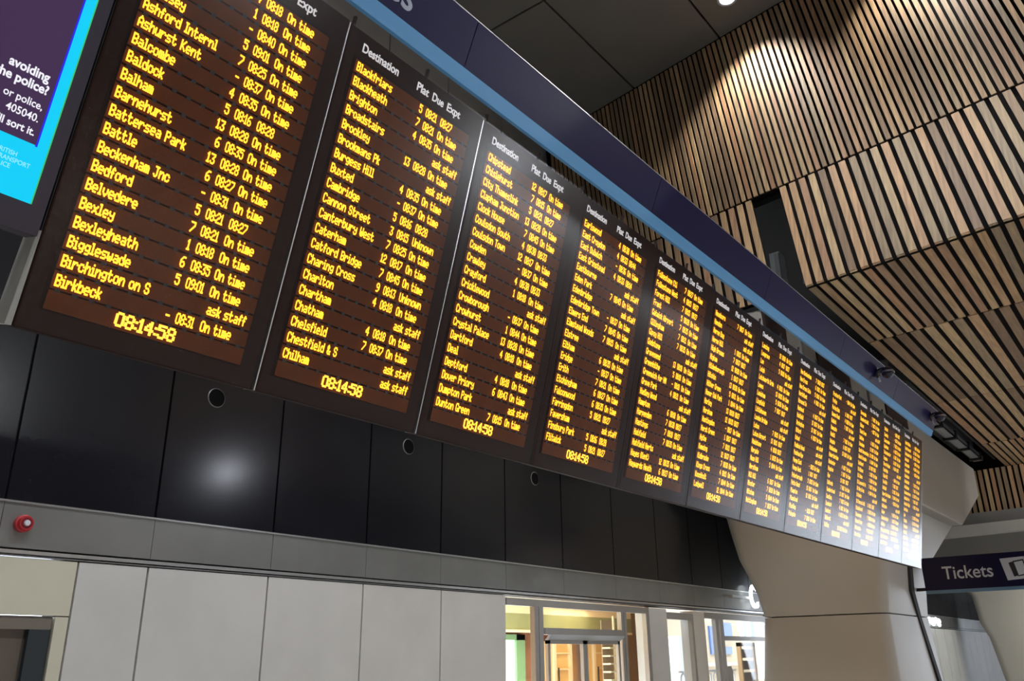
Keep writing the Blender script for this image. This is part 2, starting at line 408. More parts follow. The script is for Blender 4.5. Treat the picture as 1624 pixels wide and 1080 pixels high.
link('cream_panel', MB().box(1.95, 4.33, WY, WY+0.05, 2.06, 2.59), CREAMY, wr)
link('cream_panel', MB().box(-4, 1.93, WY, WY+0.05, 0, 2.59), CREAM, wr)
link('door_reveal', MB().prism([(4.20, WY, 0), (4.33, WY, 0), (4.33, WY, 2.05), (4.20, WY, 2.05)], (0, 0.1, 0)), CREAMY, wr)
x = 23.2
while x < 58:
    link('cream_panel', MB().box(x+0.01, x+1.59, WY, WY+0.05, 0, 2.59), CREAM, wr); x += 1.6
# round openings in the black panels
def hole(x):
    n = 24; mb = MB()
    r0, r1 = 0.112, 0.122
    A = [(x+r0*math.cos(2*math.pi*k/n), WY-0.012, 4.665+r0*math.sin(2*math.pi*k/n)) for k in range(n)]
    B = [(x+r1*math.cos(2*math.pi*k/n), WY-0.004, 4.665+r1*math.sin(2*math.pi*k/n)) for k in range(n)]
    C_ = [(x+r0*math.cos(2*math.pi*k/n), WY-0.002, 4.665+r0*math.sin(2*math.pi*k/n)) for k in range(n)]
    mb.v = A+B
    for j in range(n):
        q = (j+1) % n; mb.f.append((j, q, n+q, n+j))
    o = link('opening_ring', mb, STEEL, wr)
    d = MB(); d.v = C_; d.f = [tuple(range(n))]
    link('round_opening', d, FELT, wr)
for x in (5.70, 9.07, 12.33): hole(x)
# left door
d1 = struct(link('door_1', MB().box(2.0, 4.2, WY+0.12, WY+0.16, 0, 2.06), DARKG), 'dark framed doorway at the bottom left under a cream panel', 'door')
link('door_frame', MB().box(3.98, 4.18, WY+0.02, WY+0.12, 0, 1.93).box(2.0, 2.2, WY+0.02, WY+0.12, 0, 1.93), mat('dark_teal_frame', (0.025, 0.035, 0.04), 0.4), d1)
link('door_head', MB().box(2.0, 4.18, WY+0.02, WY+0.12, 1.93, 2.05), mat('bronze_frame', (0.20, 0.17, 0.14), 0.4), d1)
link('door_glass', MB().box(2.2, 3.98, WY+0.08, WY+0.10, 0, 1.93), DGLASS, d1)

# fire alarm sounder on the band
t = empty('alarm_sounder', (3.72, WY-0.01, 2.91))
n = 24
body = MB().tube([(0, 0, 0), (0, -0.05, 0), (0, -0.055, 0), (0, -0.10, 0)], [0.085, 0.085, 0.07, 0.066], n)
smooth(link('base', body, RED, t), 30)
smooth(link('lens', MB().tube([(0, -0.10, 0), (0, -0.12, 0)], [0.032, 0.026], 16), WHITE, t), 30)
smooth(link('cap_ring', MB().tube([(0, -0.1005, 0), (0, -0.103, 0)], [0.055, 0.052], 20), mat('dark_red', (0.2, 0.01, 0.015), 0.4), t), 30)
tag(t, 'round red fire alarm sounder on the steel band', 'alarm')

# ------------------------------------------------------------------ shop front 1
def win(name, label, x0, x1, z0, z1, bars):
    w_ = struct(link(name, MB().box(x0, x1, WY+0.03, WY+0.045, z0, z1), GLASS), label, 'window')
    for b in bars: link('frame_bar', MB().box(b[0], b[1], WY-0.02, WY+0.08, b[2], b[3]), FRAME, w_)
    return w_
win('window_1', 'tall shop window left of the double door', 11.47, 12.22, 0, 2.44, [(11.45, 16.18, 2.44, 2.56), (12.22, 12.33, 0, 2.44), (12.345, 12.47, 0, 2.44)])
w2 = win('window_2', 'transom window over the shop double door', 12.47, 15.08, 2.10, 2.44, [(15.08, 15.17, 0, 2.44), (15.185, 15.28, 0, 2.44)])
d2 = struct(link('door_2', MB().box(12.5, 15.08, WY-0.04, WY+0.09, 1.99, 2.10), FRAME), 'glazed double door of the warm lit shop', 'door')
link('door_closer_box', MB().prism([(12.55, WY-0.12, 1.99), (15.05, WY-0.12, 1.99), (15.0, WY-0.02, 1.90), (12.6, WY-0.02, 1.90)], (0, 0.06, 0)), GREYM, d2)
for (a, b_) in ((12.6, 13.77), (13.78, 15.0)):
    lf = link('door_leaf', MB().box(a, a+0.07, WY-0.01, WY+0.05, 0, 1.90).box(b_-0.07, b_, WY-0.01, WY+0.05, 0, 1.90).box(a, b_, WY-0.01, WY+0.05, 1.84, 1.92).box(a, b_, WY-0.01, WY+0.05, 0, 0.12), FRAME, d2)
    link('pane', MB().box(a+0.07, b_-0.07, WY+0.015, WY+0.025, 0.12, 1.84), GLASS, lf)
win('window_3', 'narrow shop window by a wall of shelves', 15.28, 16.07, 0, 2.44, [(16.07, 16.18, 0, 2.44)])
o = struct(link('wall_pier', MB().box(16.18, 16.94, WY-0.03, WY+0.3, 0, 2.56), CREAM), 'grey cream pier between the two shops', 'wall')
win('window_4', 'tall window looking out to a daylit street', 16.94, 18.2, 0, 2.36, [(16.94, 18.2, 2.36, 2.50), (18.12, 18.2, 0, 2.36)])
struct(link('wall_pier.001', MB().box(18.2, 18.74, WY-0.03, WY+0.3, 0, 2.56), CREAM), 'narrow cream pier between the street windows', 'wall')
win('window_5', 'slim window showing blue shutters outside', 18.74, 19.34, 0, 2.40, [(18.74, 23.0, 2.42, 2.56), (19.34, 19.50, 0, 2.42), (19.58, 19.76, 0, 2.42)])
win('window_6', 'window over the street door behind the column', 19.76, 23.0, 0, 2.42, [(19.76, 23.0, 1.95, 2.05), (22.9, 23.2, 0, 2.56)])
TAN = mat('warm_tan_paint', (0.62, 0.40, 0.20), 0.7, noise=0.08, nscale=2)
CEILW = mat('warm_white_ceiling', (0.85, 0.72, 0.48), 0.7)
OLIVE = mat('olive_green_paint', (0.28, 0.30, 0.14), 0.7, noise=0.1, nscale=2)
GREENF = mat('sage_green_frame', (0.22, 0.42, 0.22), 0.5)
BROWN = mat('reddish_brown_wall', (0.30, 0.14, 0.08), 0.6, noise=0.15, nscale=3)
PEACH = mat('peach_wall', (0.72, 0.50, 0.32), 0.7)
sr = struct(link('wall_shop', MB().box(11.0, 22.5, 12.5, 12.6, 0, 2.8), TAN), 'warm tan back wall of the lit shop', 'wall')
link('side_wall', MB().box(11.3, 11.4, WY+0.3, 12.5, 0, 2.8), TAN, sr)
link('partition', MB().prism([(16.6, 9.3, 0), (21.9, 12.5, 0), (21.9, 12.5, 2.8), (16.6, 9.3, 2.8)], (0.05, -0.08, 0)), PEACH, sr)
struct(link('ceiling', MB().prism([(11.0, 9.3, 2.75), (16.6, 9.3, 2.75), (22, 12.6, 2.75), (11.0, 12.6, 2.75)], (0, 0, 0.08)), CEILW), 'warm cream ceiling inside the shop', 'ceiling')
link('bulkhead_band', MB().box(11.4, 20.3, 11.8, 11.95, 2.20, 2.54), OLIVE, sr)
link('bulkhead_band', MB().box(11.4, 20.3, 11.78, 11.96, 2.15, 2.20).box(11.4, 20.3, 11.8, 11.95, 2.54, 2.75), CEILW, sr)
link('brown_wall', MB().box(15.3, 17.5, 12.38, 12.48, 0, 2.18), BROWN, sr)
link('lit_doorway', MB().box(14.6, 16.0, 12.34, 12.37, 0, 2.0), mat('bright_pane', (1, 1, 1), 0.5, emit=(0.9, 1.0, 0.85), es=1.6), sr)
link('green_frame', MB().box(16.0, 16.32, 12.28, 12.37, 0, 2.12).box(14.5, 16.32, 12.28, 12.37, 2.0, 2.12), GREENF, sr)
CUPB = mat('honey_glazed_cabinet', (0.75, 0.50, 0.20), 0.35)
def cabinet(x, lab):
    t = empty('display_cabinet', (x, 12.0, 0))
    link('body', MB().box(0, 0.75, 0.06, 0.4, 0, 1.98), CUPB, t)
    link('side_post', MB().box(0, 0.10, 0, 0.06, 0, 1.98), CEILW, t); link('side_post', MB().box(0.65, 0.75, 0, 0.06, 0, 1.98), CEILW, t)
    for k in range(5): link('shelf', MB().box(0.10, 0.65, 0, 0.07, 0.3+0.35*k, 0.33+0.35*k), CEILW, t)
    link('handle', MB().box(0.13, 0.15, -0.04, -0.01, 0.9, 1.4), BLK, t)
    tag(t, lab, 'cabinet', 'glazed cabinets in the warm shop')
cabinet(17.05, 'honey coloured glazed cabinet seen through the left door leaf')
cabinet(18.75, 'honey coloured glazed cabinet seen through the right door leaf')
t = empty('shelf_tower', (15.45, 9.5, 0))
link('back', MB().box(0, 0.42, 0.18, 0.20, 0, 2.32), mat('tower_back', (0.30, 0.22, 0.14), 0.6), t)
link('upright', MB().box(0.19, 0.23, 0, 0.04, 0, 2.4), CEILW, t)
for k in range(13): link('shelf', MB().box(0, 0.19, 0, 0.18, 0.12+0.15*k, 0.15+0.15*k).box(0.23, 0.42, 0, 0.18, 0.12+0.15*k, 0.15+0.15*k), CEILW, t)
tag(t, 'tall narrow shelf tower behind the shop window', 'shelves')
light('AREA', 'shop_ceiling_light', (13.6, 10.6, 2.7), 85, (1.0, 0.80, 0.52), (13.6, 10.6, 0), 2.6, 1.2)
light('AREA', 'shop_ceiling_light.001', (17.4, 11.3, 2.7), 26, (1.0, 0.78, 0.50), (17.4, 11.3, 0), 1.6, 0.8)
light('POINT', 'shop_up_light', (15.0, 11.0, 1.2), 28, (1.0, 0.8, 0.5), None, 0.3)

light('AREA', 'low_ceiling_fill', (41.0, 3.0, 4.55), 420, (0.95, 1.0, 0.97), (43.0, 6.0, 0), 4.0, 1.5)  # added fill without a fixture, lifts the far wall and second column
light('SPOT', 'soffit_fill', (23.0, -1.6, 6.3), 500, COOL, (23.0, -1.6, 0), 0.1, spot=R(125), blend=0.6)  # this and the next: unseen spots added to lighten the bulkhead end
light('SPOT', 'soffit_fill.001', (17.0, -1.6, 6.3), 300, COOL, (17.0, -1.6, 0), 0.1, spot=R(125), blend=0.6)
light('SPOT', 'plenum_fill', (15.5, 6.6, 8.25), 420, (1.0, 0.97, 0.88), (15.5, 6.4, 0), 0.15, spot=R(150), blend=0.6)  # unseen spot added to light the back of the column head
light('SPOT', 'bulkhead_fill', (24.3, -1.9, 6.35), 650, COOL, (26.5, 1.5, 4.8), 0.1, spot=R(80), blend=0.8)  # unseen spot added to brighten the bulkhead strips
# street behind the second shop
SAND = mat('sandy_render', (0.78, 0.62, 0.44), 0.8, noise=0.1, nscale=0.7)
BLUE = mat('blue_window', (0.10, 0.18, 0.45), 0.3)
bd = link('street_building', MB().box(26, 70, 20, 20.3, 0, 7), SAND)
tag(bd, 'sandy street building with blue windows seen through the shop glass', 'building')
for (a, b_, z0, z1) in ((39.4, 40.3, 1.75, 3.05), (42.1, 43.1, 1.7, 3.05), (43.8, 44.8, 2.6, 3.25), (46.6, 48.2, 2.6, 3.35), (43.5, 44.6, 1.7, 2.05), (34, 35, 1.5, 3.2), (51, 52, 2.4, 3.3)):
    link('window', MB().box(a, b_, 19.9, 20.0, z0, z1), BLUE, bd)
link('ledge', MB().box(26, 70, 19.7, 20, 1.15, 1.3), LGREY, bd)
st_ = struct(link('ground', MB().box(16, 75, 9.4, 20.3, -0.2, -0.01), LGREY), 'pale street paving outside', 'ground')
t = empty('white_van', (33.0, 17.0, 0))
link('body', MB().prism([(0, 0, 0.4), (2.0, 0, 0.4), (2.0, 0, 2.4), (0, 0, 2.4)], (0, 1.8, 0)), mat('white_van_paint', (0.9, 0.9, 0.9), 0.3), t)
for (a) in (0.45, 1.55): link('wheel', MB().tube([(a, -0.05, 0.35), (a, 0.2, 0.35)], 0.35, 16), BLK, t)
tag(t, 'white van standing in the street behind the window', 'van')
t = empty('white_railing', (20.5, 10.6, 0))
link('top_rail', MB().box(0, 3.4, 0, 0.05, 1.22, 1.27), WHITE, t)
for k in range(9): link('ring', MB().tube([(0.2+0.37*k+0.13*math.cos(2*math.pi*j/12), 0.02, 1.07+0.13*math.sin(2*math.pi*j/12)) for j in range(13)], 0.02, 6, False), WHITE, t)
link('bottom_rail', MB().box(0, 3.4, 0, 0.05, 0.0, 0.9), WHITE, t)
tag(t, 'white ring patterned railing behind the street window', 'railing')
t = empty('display_rack', (23.4, 10.2, 0))
link('frame', MB().box(0, 0.08, 0, 0.12, 0, 1.95).box(0.9, 1.0, 0, 0.12, 0, 1.95).box(0, 1.0, 0, 0.12, 1.85, 1.95), mat('oak', (0.55, 0.33, 0.15), 0.5), t)
for k in range(5): link('pocket', MB().box(0.12, 0.86, 0.02, 0.10, 0.35+0.3*k, 0.58+0.3*k), mat('leaflet', (0.18, 0.11, 0.08), 0.5) if k == 0 else bpy.data.materials['leaflet'], t)
tag(t, 'oak leaflet rack behind the column side window', 'rack')
t = empty('chair', (21.6, 9.9, 0))
link('backrest', MB().prism([(0, 0, 0.8), (0.5, 0, 0.8), (0.5, 0, 1.25), (0.42, 0, 1.36), (0.08, 0, 1.36), (0, 0, 1.25)], (0, 0.04, 0)), mat('chair_brown', (0.22, 0.17, 0.14), 0.5), t)
link('seat', MB().box(0, 0.5, -0.45, 0.04, 0.74, 0.80), bpy.data.materials['chair_brown'], t)
for (a, b_) in ((0.02, -0.42), (0.46, -0.42), (0.02, 0), (0.46, 0)): link('leg', MB().box(a, a+0.03, b_, b_+0.03, 0, 0.74), BLK, t)
tag(t, 'brown high stool with a rounded back behind the slim window', 'stool')

# lit letter C on the band
t = empty('lit_letter', (21.42, WY-0.1, 2.74))
me = text_mesh('C', 0.80, 'CENTER', 0.03, 0.012, 0.85); link('letter', me, LIT, t, (0, -0.06, 0.0))
link('mounting_arm', MB().box(-1.2, 0.0, -0.02, 0.08, 0.20, 0.26), STEELL, t)
tag(t, 'white glowing letter C at the left edge of the column', 'sign')
t = empty('lit_shop_sign', (40.6, WY-0.1, 2.86))
for k, (x0, z0) in enumerate(((-1.1, 0), (-0.55, -0.02), (0, 0.01), (0.5, -0.03))):
    link('letter', MB().tube([(x0+0.2+0.18*math.cos(2*math.pi*j/10), 0, z0+0.13*math.sin(2*math.pi*j/10)) for j in range(10 if k % 2 else 7)], 0.05, 6), LIT, t)
tag(t, 'small glowing white shop lettering beneath the tickets sign', 'sign')

# ------------------------------------------------------------------ columns
def ring(x0, x1, y0, y1, z, ch, z1=None):
    c = min(ch, (x1-x0)/2.2, (y1-y0)/2.2); pts = []
    for (cx, cy, a0) in ((x1-c, y1-c, 0), (x0+c, y1-c, 90), (x0+c, y0+c, 180), (x1-c, y0+c, 270)):
        for k in range(5):
            a = R(a0+22.5*k); pts.append((cx+c*math.cos(a), cy+c*math.sin(a), z))
    return pts
CY = 4.05
def column(name, label, dx, secs, cap, joint):
    t = empty(name, (0, 0, 0))
    sh = link('shaft', MB().loft([ring(x0+dx, x1+dx, y0, y1, z, c) for (x0, x1, y0, y1, z, c) in secs if z <= joint]), CONC, t); smooth(fixn(sh), 40)
    last = [s for s in secs if s[4] <= joint][-1]
    up_ = [(last[0], last[1], last[2], last[3], joint+0.004, last[5])] + [s for s in secs if s[4] > joint]
    fl_ = link('flare', MB().loft([ring(x0+dx, x1+dx, y0, y1, z, c) for (x0, x1, y0, y1, z, c) in up_]), CONC, t); smooth(fixn(fl_), 40)
    if cap:
        poly = [(x+dx, CY, z) for x, z in cap]
        hd = link('head', MB().prism(poly, (0, 1.1, 0)), CONC, t); fixn(hd); bevel(hd, 0.03, 2)
    tag(t, label, 'column')
    return t
secs = [(19.45, 24.0, 5.15, 8.25, 0.0, 0.35), (19.5, 23.7, 5.18, 8.12, 1.0, 0.3), (19.56, 23.35, 5.2, 7.95, 2.4, 0.28), (19.5, 23.25, 5.12, 8.05, 2.95, 0.28), (19.2, 23.3, 4.9, 8.27, 3.7, 0.3), (19.2, 23.4, 4.5, 8.4, 4.25, 0.3), (19.1, 23.6, 4.2, 8.45, 4.70, 0.3), (17.0, 24.5, 4.15, 8.5, 5.6, 0.3)]
cap = [(16.5, 4.50), (23.1, 4.50), (26.16, 5.62), (26.2, 6.38), (11.25, 6.34), (11.2, 5.7)]
c1 = column('column', 'large flared pale column under the far end of the boards', 0, secs, cap, 2.42)
link('joint_strip', MB().prism([(20.80, 4.86, 3.70), (21.08, 4.86, 3.70), (21.65, 5.06, 2.95), (22.35, 5.17, 2.4), (23.05, 5.13, 1.0), (23.35, 5.11, 0.0), (23.10, 5.11, 0.0), (22.80, 5.13, 1.0), (22.08, 5.17, 2.4), (21.38, 5.06, 2.95)], (0, 0.1, 0)), DARKG, c1)
for (x0, x1, z0, z1) in ((11.25, 12.1, 5.9, 6.30), (13.5, 15.2, 6.02, 6.30), (17.5, 19.1, 6.08, 6.31)):
    link('hanger_pocket', MB().box(x0, x1, CY-0.03, CY+0.01, z0, z1), DKBR, c1)
for x in (12.7, 16.3):
    link('hanger_strap', MB().box(x, x+0.12, CY-0.04, CY, 5.7, 6.34), GREYM, c1)
secs2 = [(a+0.0, b-0.0, y0, y1, z, c) for (a, b, y0, y1, z, c) in [(44.0, 47.5, 3.4, 7.15, 0, 0.3), (44.0, 47.5, 3.4, 7.3, 0.5, 0.3), (44.0, 47.5, 3.4, 7.55, 2.0, 0.3), (44, 47.5, 3.4, 7.6, 2.25, 0.3), (44.0, 47.6, 3.3, 7.85, 2.85, 0.3), (43.9, 47.8, 3.2, 7.97, 4.0, 0.3), (43.5, 48, 3.0, 8.3, 4.55, 0.3)]]
column('column', 'second flared pale column at the right edge below the tickets sign', 0, secs2, None, 2.0)

# cable trays and ducts in the slot beyond the header
t = empty('cable_tray', (17.5, 3.75, 6.55))
link('channel', MB().box(0, 8.6, 0, 0.25, 0, 0.03).box(0, 8.6, 0, 0.02, 0, 0.12).box(0, 8.6, 0.23, 0.25, 0, 0.12), GALV, t)
for k in range(6): link('clamp', MB().box(0.6+1.5*k, 0.72+1.5*k, -0.03, 0.28, -0.05, 0.16), BLK, t)
tag(t, 'galvanised cable tray in the slot beside the timber soffit', 'cable tray')
t = empty('air_duct', (18.0, 3.95, 6.95))
for k in range(4): bevel(link('duct_section', MB().box(0.0+2.1*k, 2.0+2.1*k, 0, 0.5, 0, 0.42), GALV, t), 0.02)
tag(t, 'grey sheet metal duct above the cable tray', 'duct')
t = empty('lighting_track', (17.0, 3.45, 6.55))
link('rail', MB().box(0, 9.2, 0, 0.06, 0, 0.10), BLK, t)
for k in range(5): link('hanger', MB().box(1.0+1.9*k, 1.05+1.9*k, 0, 0.06, 0.10, 0.8), BLK, t)
tag(t, 'black steel rail along the edge of the timber soffit', 'rail')
t = empty('cable_loop', (17.2, 3.42, 6.18))
pts = [(0.25*math.sin(a*0.9)*1.2, 0.1*math.cos(a), 0.42*math.cos(a*1.0)-0.1) for a in [i*0.35 for i in range(19)]]
smooth(link('cable', MB().tube(pts, 0.03, 8), BLK, t), 60)
tag(t, 'black cable loop hanging past the end of the header', 'cable')

# ------------------------------------------------------------------ blue header sign
HB0, HB1 = Vector((-1.5, 2.973, 5.04)), Vector((15.43, 2.918, 5.04))
HT0, HT1 = Vector((-1.5, 2.827, 5.43)), Vector((15.43, 2.735, 5.43))
hd = empty('header_sign', HB0)
def hp(u, v, d=0.0):     # u along, v up the face 0..1, d depth behind
    a = HB0.lerp(HB1, u); b_ = HT0.lerp(HT1, u); p = a.lerp(b_, v)
    n = (HB1-HB0).cross(HT0-HB0).normalized()
    return p - n*d - HB0
def hslab(name, u0, u1, v0, v1, d0, d1, m_):
    mb = MB(); 
    P = [hp(u0, v0, d0), hp(u1, v0, d0), hp(u1, v1, d0), hp(u0, v1, d0)]; Q = [hp(u0, v0, d1), hp(u1, v0, d1), hp(u1, v1, d1), hp(u0, v1, d1)]
    mb.v = [tuple(p) for p in P+Q]; mb.f = [(0, 1, 2, 3), (7, 6, 5, 4), (0, 4, 5, 1), (1, 5, 6, 2), (2, 6, 7, 3), (3, 7, 4, 0)]
    return fixn(link(name, mb, m_, hd))
NS = 7
for k in range(NS):
    hslab('face_panel', k/NS+0.0002, (k+1)/NS-0.0002, 0.245, 1.0, 0.0, 0.05, NAVY)
hslab('blue_band', 0, 1, 0.0, 0.24, 0.0, 0.04, SKYB)
hslab('top_edge', 0, 1, 1.0, 1.012, -0.004, 0.05, STEELL)
n_ = (HB1-HB0).cross(HT0-HB0).normalized()
ex_ = (HB1-HB0).normalized(); ez_ = (HT0-HB0).normalized(); ey_ = ez_.cross(ex_)
me = text_mesh('Departures', 0.26, 'RIGHT', 0.003, 0.003)
o = link('lettering', me, SIGNW, hd)
uT = (2.83+1.5)/16.93
p = hp(uT, 0.40, 0.0)
o.matrix_local = Matrix(((ex_.x, ey_.x, ez_.x, p.x), (ex_.y, ey_.y, ez_.y, p.y), (ex_.z, ey_.z, ez_.z, p.z), (0, 0, 0, 1)))
tag(hd, 'long navy header sign with a light blue band above the departure boards', 'sign')
for i, x in enumerate((12.03, 15.03)):
    u_ = (x+1.5)/16.93; p = hp(u_, 0.62, 0)+HB0
    t = empty('dome_camera', p)
    link('mount_plate', MB().tube([(0, 0, 0), (0, -0.03, 0)], 0.075, 20), DOME, t)
    link('arm', MB().tube([(0, -0.02, 0.02), (0, -0.10, 0.04), (0, -0.15, 0.0)], 0.03, 10), DOME, t)
    dm = MB(); rings = []
    for k in range(9):
        a = math.pi*k/8; rings.append([(0.085*math.sin(a)*math.cos(2*math.pi*j/16)+0.0001*math.cos(j), -0.15+0.085*math.sin(a)*math.sin(2*math.pi*j/16), -0.02+0.085*math.cos(a)) for j in range(16)])
    dm.loft(rings); smooth(fixn(link('dome', dm, DOME, t)), 80)
    link('collar', MB().tube([(0, -0.15, -0.03), (0, -0.15, -0.005)], 0.092, 20), mat('silver_collar', (0.6, 0.6, 0.7), 0.2, 0.9) if i == 0 else bpy.data.materials['silver_collar'], t)
    link('conduit', MB().tube([(0, -0.02, 0.05), (0, -0.03, 0.17)], 0.014, 8), WHITE, t)
    link('conduit', MB().tube([(0, -0.02, -0.05), (0, -0.03, -0.13)], 0.014, 8), WHITE, t)
    tag(t, ('smoked dome camera on the header sign, nearer one' if i == 0 else 'smoked dome camera at the far end of the header sign'), 'camera', 'dome cameras on the header sign')

# ------------------------------------------------------------------ departure boards
GL = {
' ': [], '&': [0x36,0x49,0x56,0x20,0x50], '(': [0x1C,0x22,0x41], ')': [0x41,0x22,0x1C], '-': [0x08,0x08,0x08,0x08],
'0': [0x3E,0x41,0x41,0x41,0x3E], '1': [0x42,0x7F,0x40], '2': [0x62,0x51,0x49,0x49,0x46], '3': [0x21,0x41,0x49,0x4D,0x33], '4': [0x18,0x14,0x12,0x7F,0x10],
'5': [0x27,0x45,0x45,0x45,0x39], '6': [0x3C,0x4A,0x49,0x49,0x31], '7': [0x41,0x21,0x11,0x09,0x07], '8': [0x36,0x49,0x49,0x49,0x36], '9': [0x46,0x49,0x49,0x29,0x1E],
':': [0x24], 'A': [0x7C,0x12,0x11,0x12,0x7C], 'B': [0x7F,0x49,0x49,0x49,0x36], 'C': [0x3E,0x41,0x41,0x41,0x22], 'D': [0x7F,0x41,0x41,0x41,0x3E],
'E': [0x7F,0x49,0x49,0x49,0x41], 'F': [0x7F,0x09,0x09,0x09,0x01], 'G': [0x3E,0x41,0x41,0x51,0x73], 'H': [0x7F,0x08,0x08,0x08,0x7F], 'I': [0x41,0x7F,0x41],
'J': [0x20,0x41,0x41,0x3F,0x01], 'K': [0x7F,0x08,0x14,0x22,0x41], 'L': [0x7F,0x40,0x40,0x40,0x40], 'M': [0x7F,0x02,0x1C,0x02,0x7F], 'N': [0x7F,0x04,0x08,0x10,0x7F],
'O': [0x3E,0x41,0x41,0x41,0x3E], 'P': [0x7F,0x09,0x09,0x09,0x06], 'Q': [0x3E,0x41,0x51,0x21,0x5E], 'R': [0x7F,0x09,0x19,0x29,0x46], 'S': [0x26,0x49,0x49,0x49,0x32],
'T': [0x01,0x01,0x7F,0x01,0x01], 'U': [0x3F,0x40,0x40,0x40,0x3F], 'V': [0x1F,0x20,0x40,0x20,0x1F], 'W': [0x3F,0x40,0x38,0x40,0x3F], 'X': [0x63,0x14,0x08,0x14,0x63],
'Y': [0x03,0x04,0x78,0x04,0x03], 'Z': [0x61,0x59,0x49,0x4D,0x43],
'a': [0x20,0x54,0x54,0x54,0x78], 'b': [0x7F,0x48,0x44,0x44,0x38], 'c': [0x38,0x44,0x44,0x44,0x28], 'd': [0x38,0x44,0x44,0x48,0x7F], 'e': [0x38,0x54,0x54,0x54,0x18],
'f': [0x08,0x7E,0x09,0x02], 'g': [0x18,0xA4,0xA4,0xA4,0x7C], 'h': [0x7F,0x08,0x04,0x04,0x78], 'i': [0x44,0x7D,0x40], 'j': [0x40,0x80,0x7D], 'k': [0x7F,0x10,0x28,0x44],
'l': [0x41,0x7F,0x40], 'm': [0x7C,0x04,0x78,0x04,0x78], 'n': [0x7C,0x08,0x04,0x04,0x78], 'o': [0x38,0x44,0x44,0x44,0x38], 'p': [0xFC,0x24,0x24,0x24,0x18],
'q': [0x18,0x24,0x24,0x24,0xFC], 'r': [0x7C,0x08,0x04,0x04,0x08], 's': [0x48,0x54,0x54,0x54,0x24], 't': [0x04,0x3F,0x44,0x44,0x20], 'u': [0x3C,0x40,0x40,0x20,0x7C],
'v': [0x1C,0x20,0x40,0x20,0x1C], 'w': [0x3C,0x40,0x30,0x40,0x3C], 'x': [0x44,0x28,0x10,0x28,0x44], 'y': [0x4C,0x90,0x90,0x90,0x7C], 'z': [0x44,0x64,0x54,0x4C,0x44]}
DX, DY = 0.00465, 0.0077
def led(mb, s, x, ztop, dx=DX, dy=DY, y=-0.018, bold=0.24):
    """dot-matrix glyphs as lit strokes; returns the end x"""
    for ch in s:
        g = GL.get(ch, [])
        if not g: x += dx*4; continue
        for c in g:
            r = 0
            while r < 8:
                if c >> r & 1:
                    q = r
                    while q < 8 and c >> q & 1: q += 1
                    k = len(mb.v); x0, x1 = x-dx*(0.10+bold), x+dx*(1.10+bold); z1, z0 = ztop-r*dy+dy*0.12, ztop-q*dy-dy*0.12
                    mb.v += [(x0, y, z0), (x1, y, z0), (x1, y, z1), (x0, y, z1)]; mb.f.append((k, k+1, k+2, k+3))
                    r = q
                else: r += 1
            x += dx
        x += dx
    return x
O = 'On time'; A = 'ask staff'
def rows(s):
    out = []
    for l in s.strip().split('\n'):
        p = [q.strip() for q in l.split('|')]; out.append(p)
    return out
T = {}
T[1] = rows('''|4|08:18|On time
|1|08:18|On time
|-|08:40|On time
Arlesey|5|09:01|On time
Ashford Internl|7|08:25|On time
Ashurst Kent|-|08:37|On time
Balcombe|4|08:35|On time
Baldock|5|08:16|08:28
Balham|13|08:28|On time
Barnehurst|6|08:35|On time
Battersea Park|13|08:28|On time
Battle|6|08:27|On time
Beckenham Jnc|-|08:31|On time
Bedford|5|08:21|08:27
Belvedere|7|08:21|On time
Bexley|1|08:18|On time
Bexleyheath|6|08:35|On time
Biggleswade|5|09:01|On time
Birchington on S||| ask
Birkbeck|-|08:31|On time''')
T[2] = rows('''Blackfriars|5|08:21|08:27
Blackheath|7|08:21|On time
Brighton|4|08:35|On time
Broadstairs||| ask
Brockley|13|08:28|On time
Brookmans Pk||| ask
Burgess Hill|4|08:35|On time
Buxted|-|08:37|On time
Cambridge|5|08:16|08:28
Cannon Street|3|08:15|Unknown
Canterbury West|7|08:25|On time
Caterham|12|08:17|On time
Catford Bridge|7|08:45|On time
Charing Cross|9|08:13|Unknown
Charlton|4|08:18|On time
Chartham||| ask
Chatham|4|08:18|On time
Chelsfield|7|08:37|On time
Chestfield & S||| ask
Chilham||| ask''')
T[3] = rows('''Chipstead|12|08:17|On time
Chislehurst|7|08:15|On time
City Thameslink|5|08:21|08:27
Clapham Junction|13|08:28|On time
Clock House|7|08:45|On time
Coulsdon South|4|08:38|08:33
Coulsdon Town|12|08:17|On time
Cowden|-|08:37|On time
Crawley|4|08:38|08:33
Crayford|1|08:18|On time
Cricklewood||| ask
Crowborough|-|08:37|On time
Crowhurst|1|08:44|On time
Crystal Palace|13|08:28|On time
Dartford|4|08:18|On time
Deal||| ask
Deptford|4|08:18|On time
Dover Priory|6|08:43|On time
Dumpton Park||| ask
Dunton Green|7|08:15|On time''')
T[4] = rows('''Earlswood|4|08:38|On time
East Croydon|4|08:33|08:44
East Dulwich|-|08:36|On time
East Grinstead|4|08:33|08:14
Eastbourne||| ask
Eden Park|7|08:45|On time
Edenbridge||| ask
Edenbridge Town|-|08:37|On time
Elmers End|7|08:45|On time
Elmstead Woods|7|08:15|On time
Elstree||| ask
Eltham|6|08:35|On time
Eridge|-|08:37|On time
Erith|7|08:21|On time
Etchingham|6|08:27|On time
Falconwood|6|08:35|On time
Farringdon|5|08:21|08:27
Faversham||| ask
Finsbury Park|5|08:16|08:28
Flitwick|5|08:21|08:27''')
def auto(names, asks, seed):
    rr = random.Random(seed); out = []
    for i, n in enumerate(names.split(',')):
        if i in asks: out.append([n, '', '', 'ask']); continue
        out.append([n, rr.choice(['4', '5', '6', '7', '1', '12', '13', '-', '4', '7']), '08:%02d' % rr.choice([15, 17, 18, 21, 27, 28, 35, 37, 38, 44]), O if rr.random() < 0.8 else '08:27'])
    return out
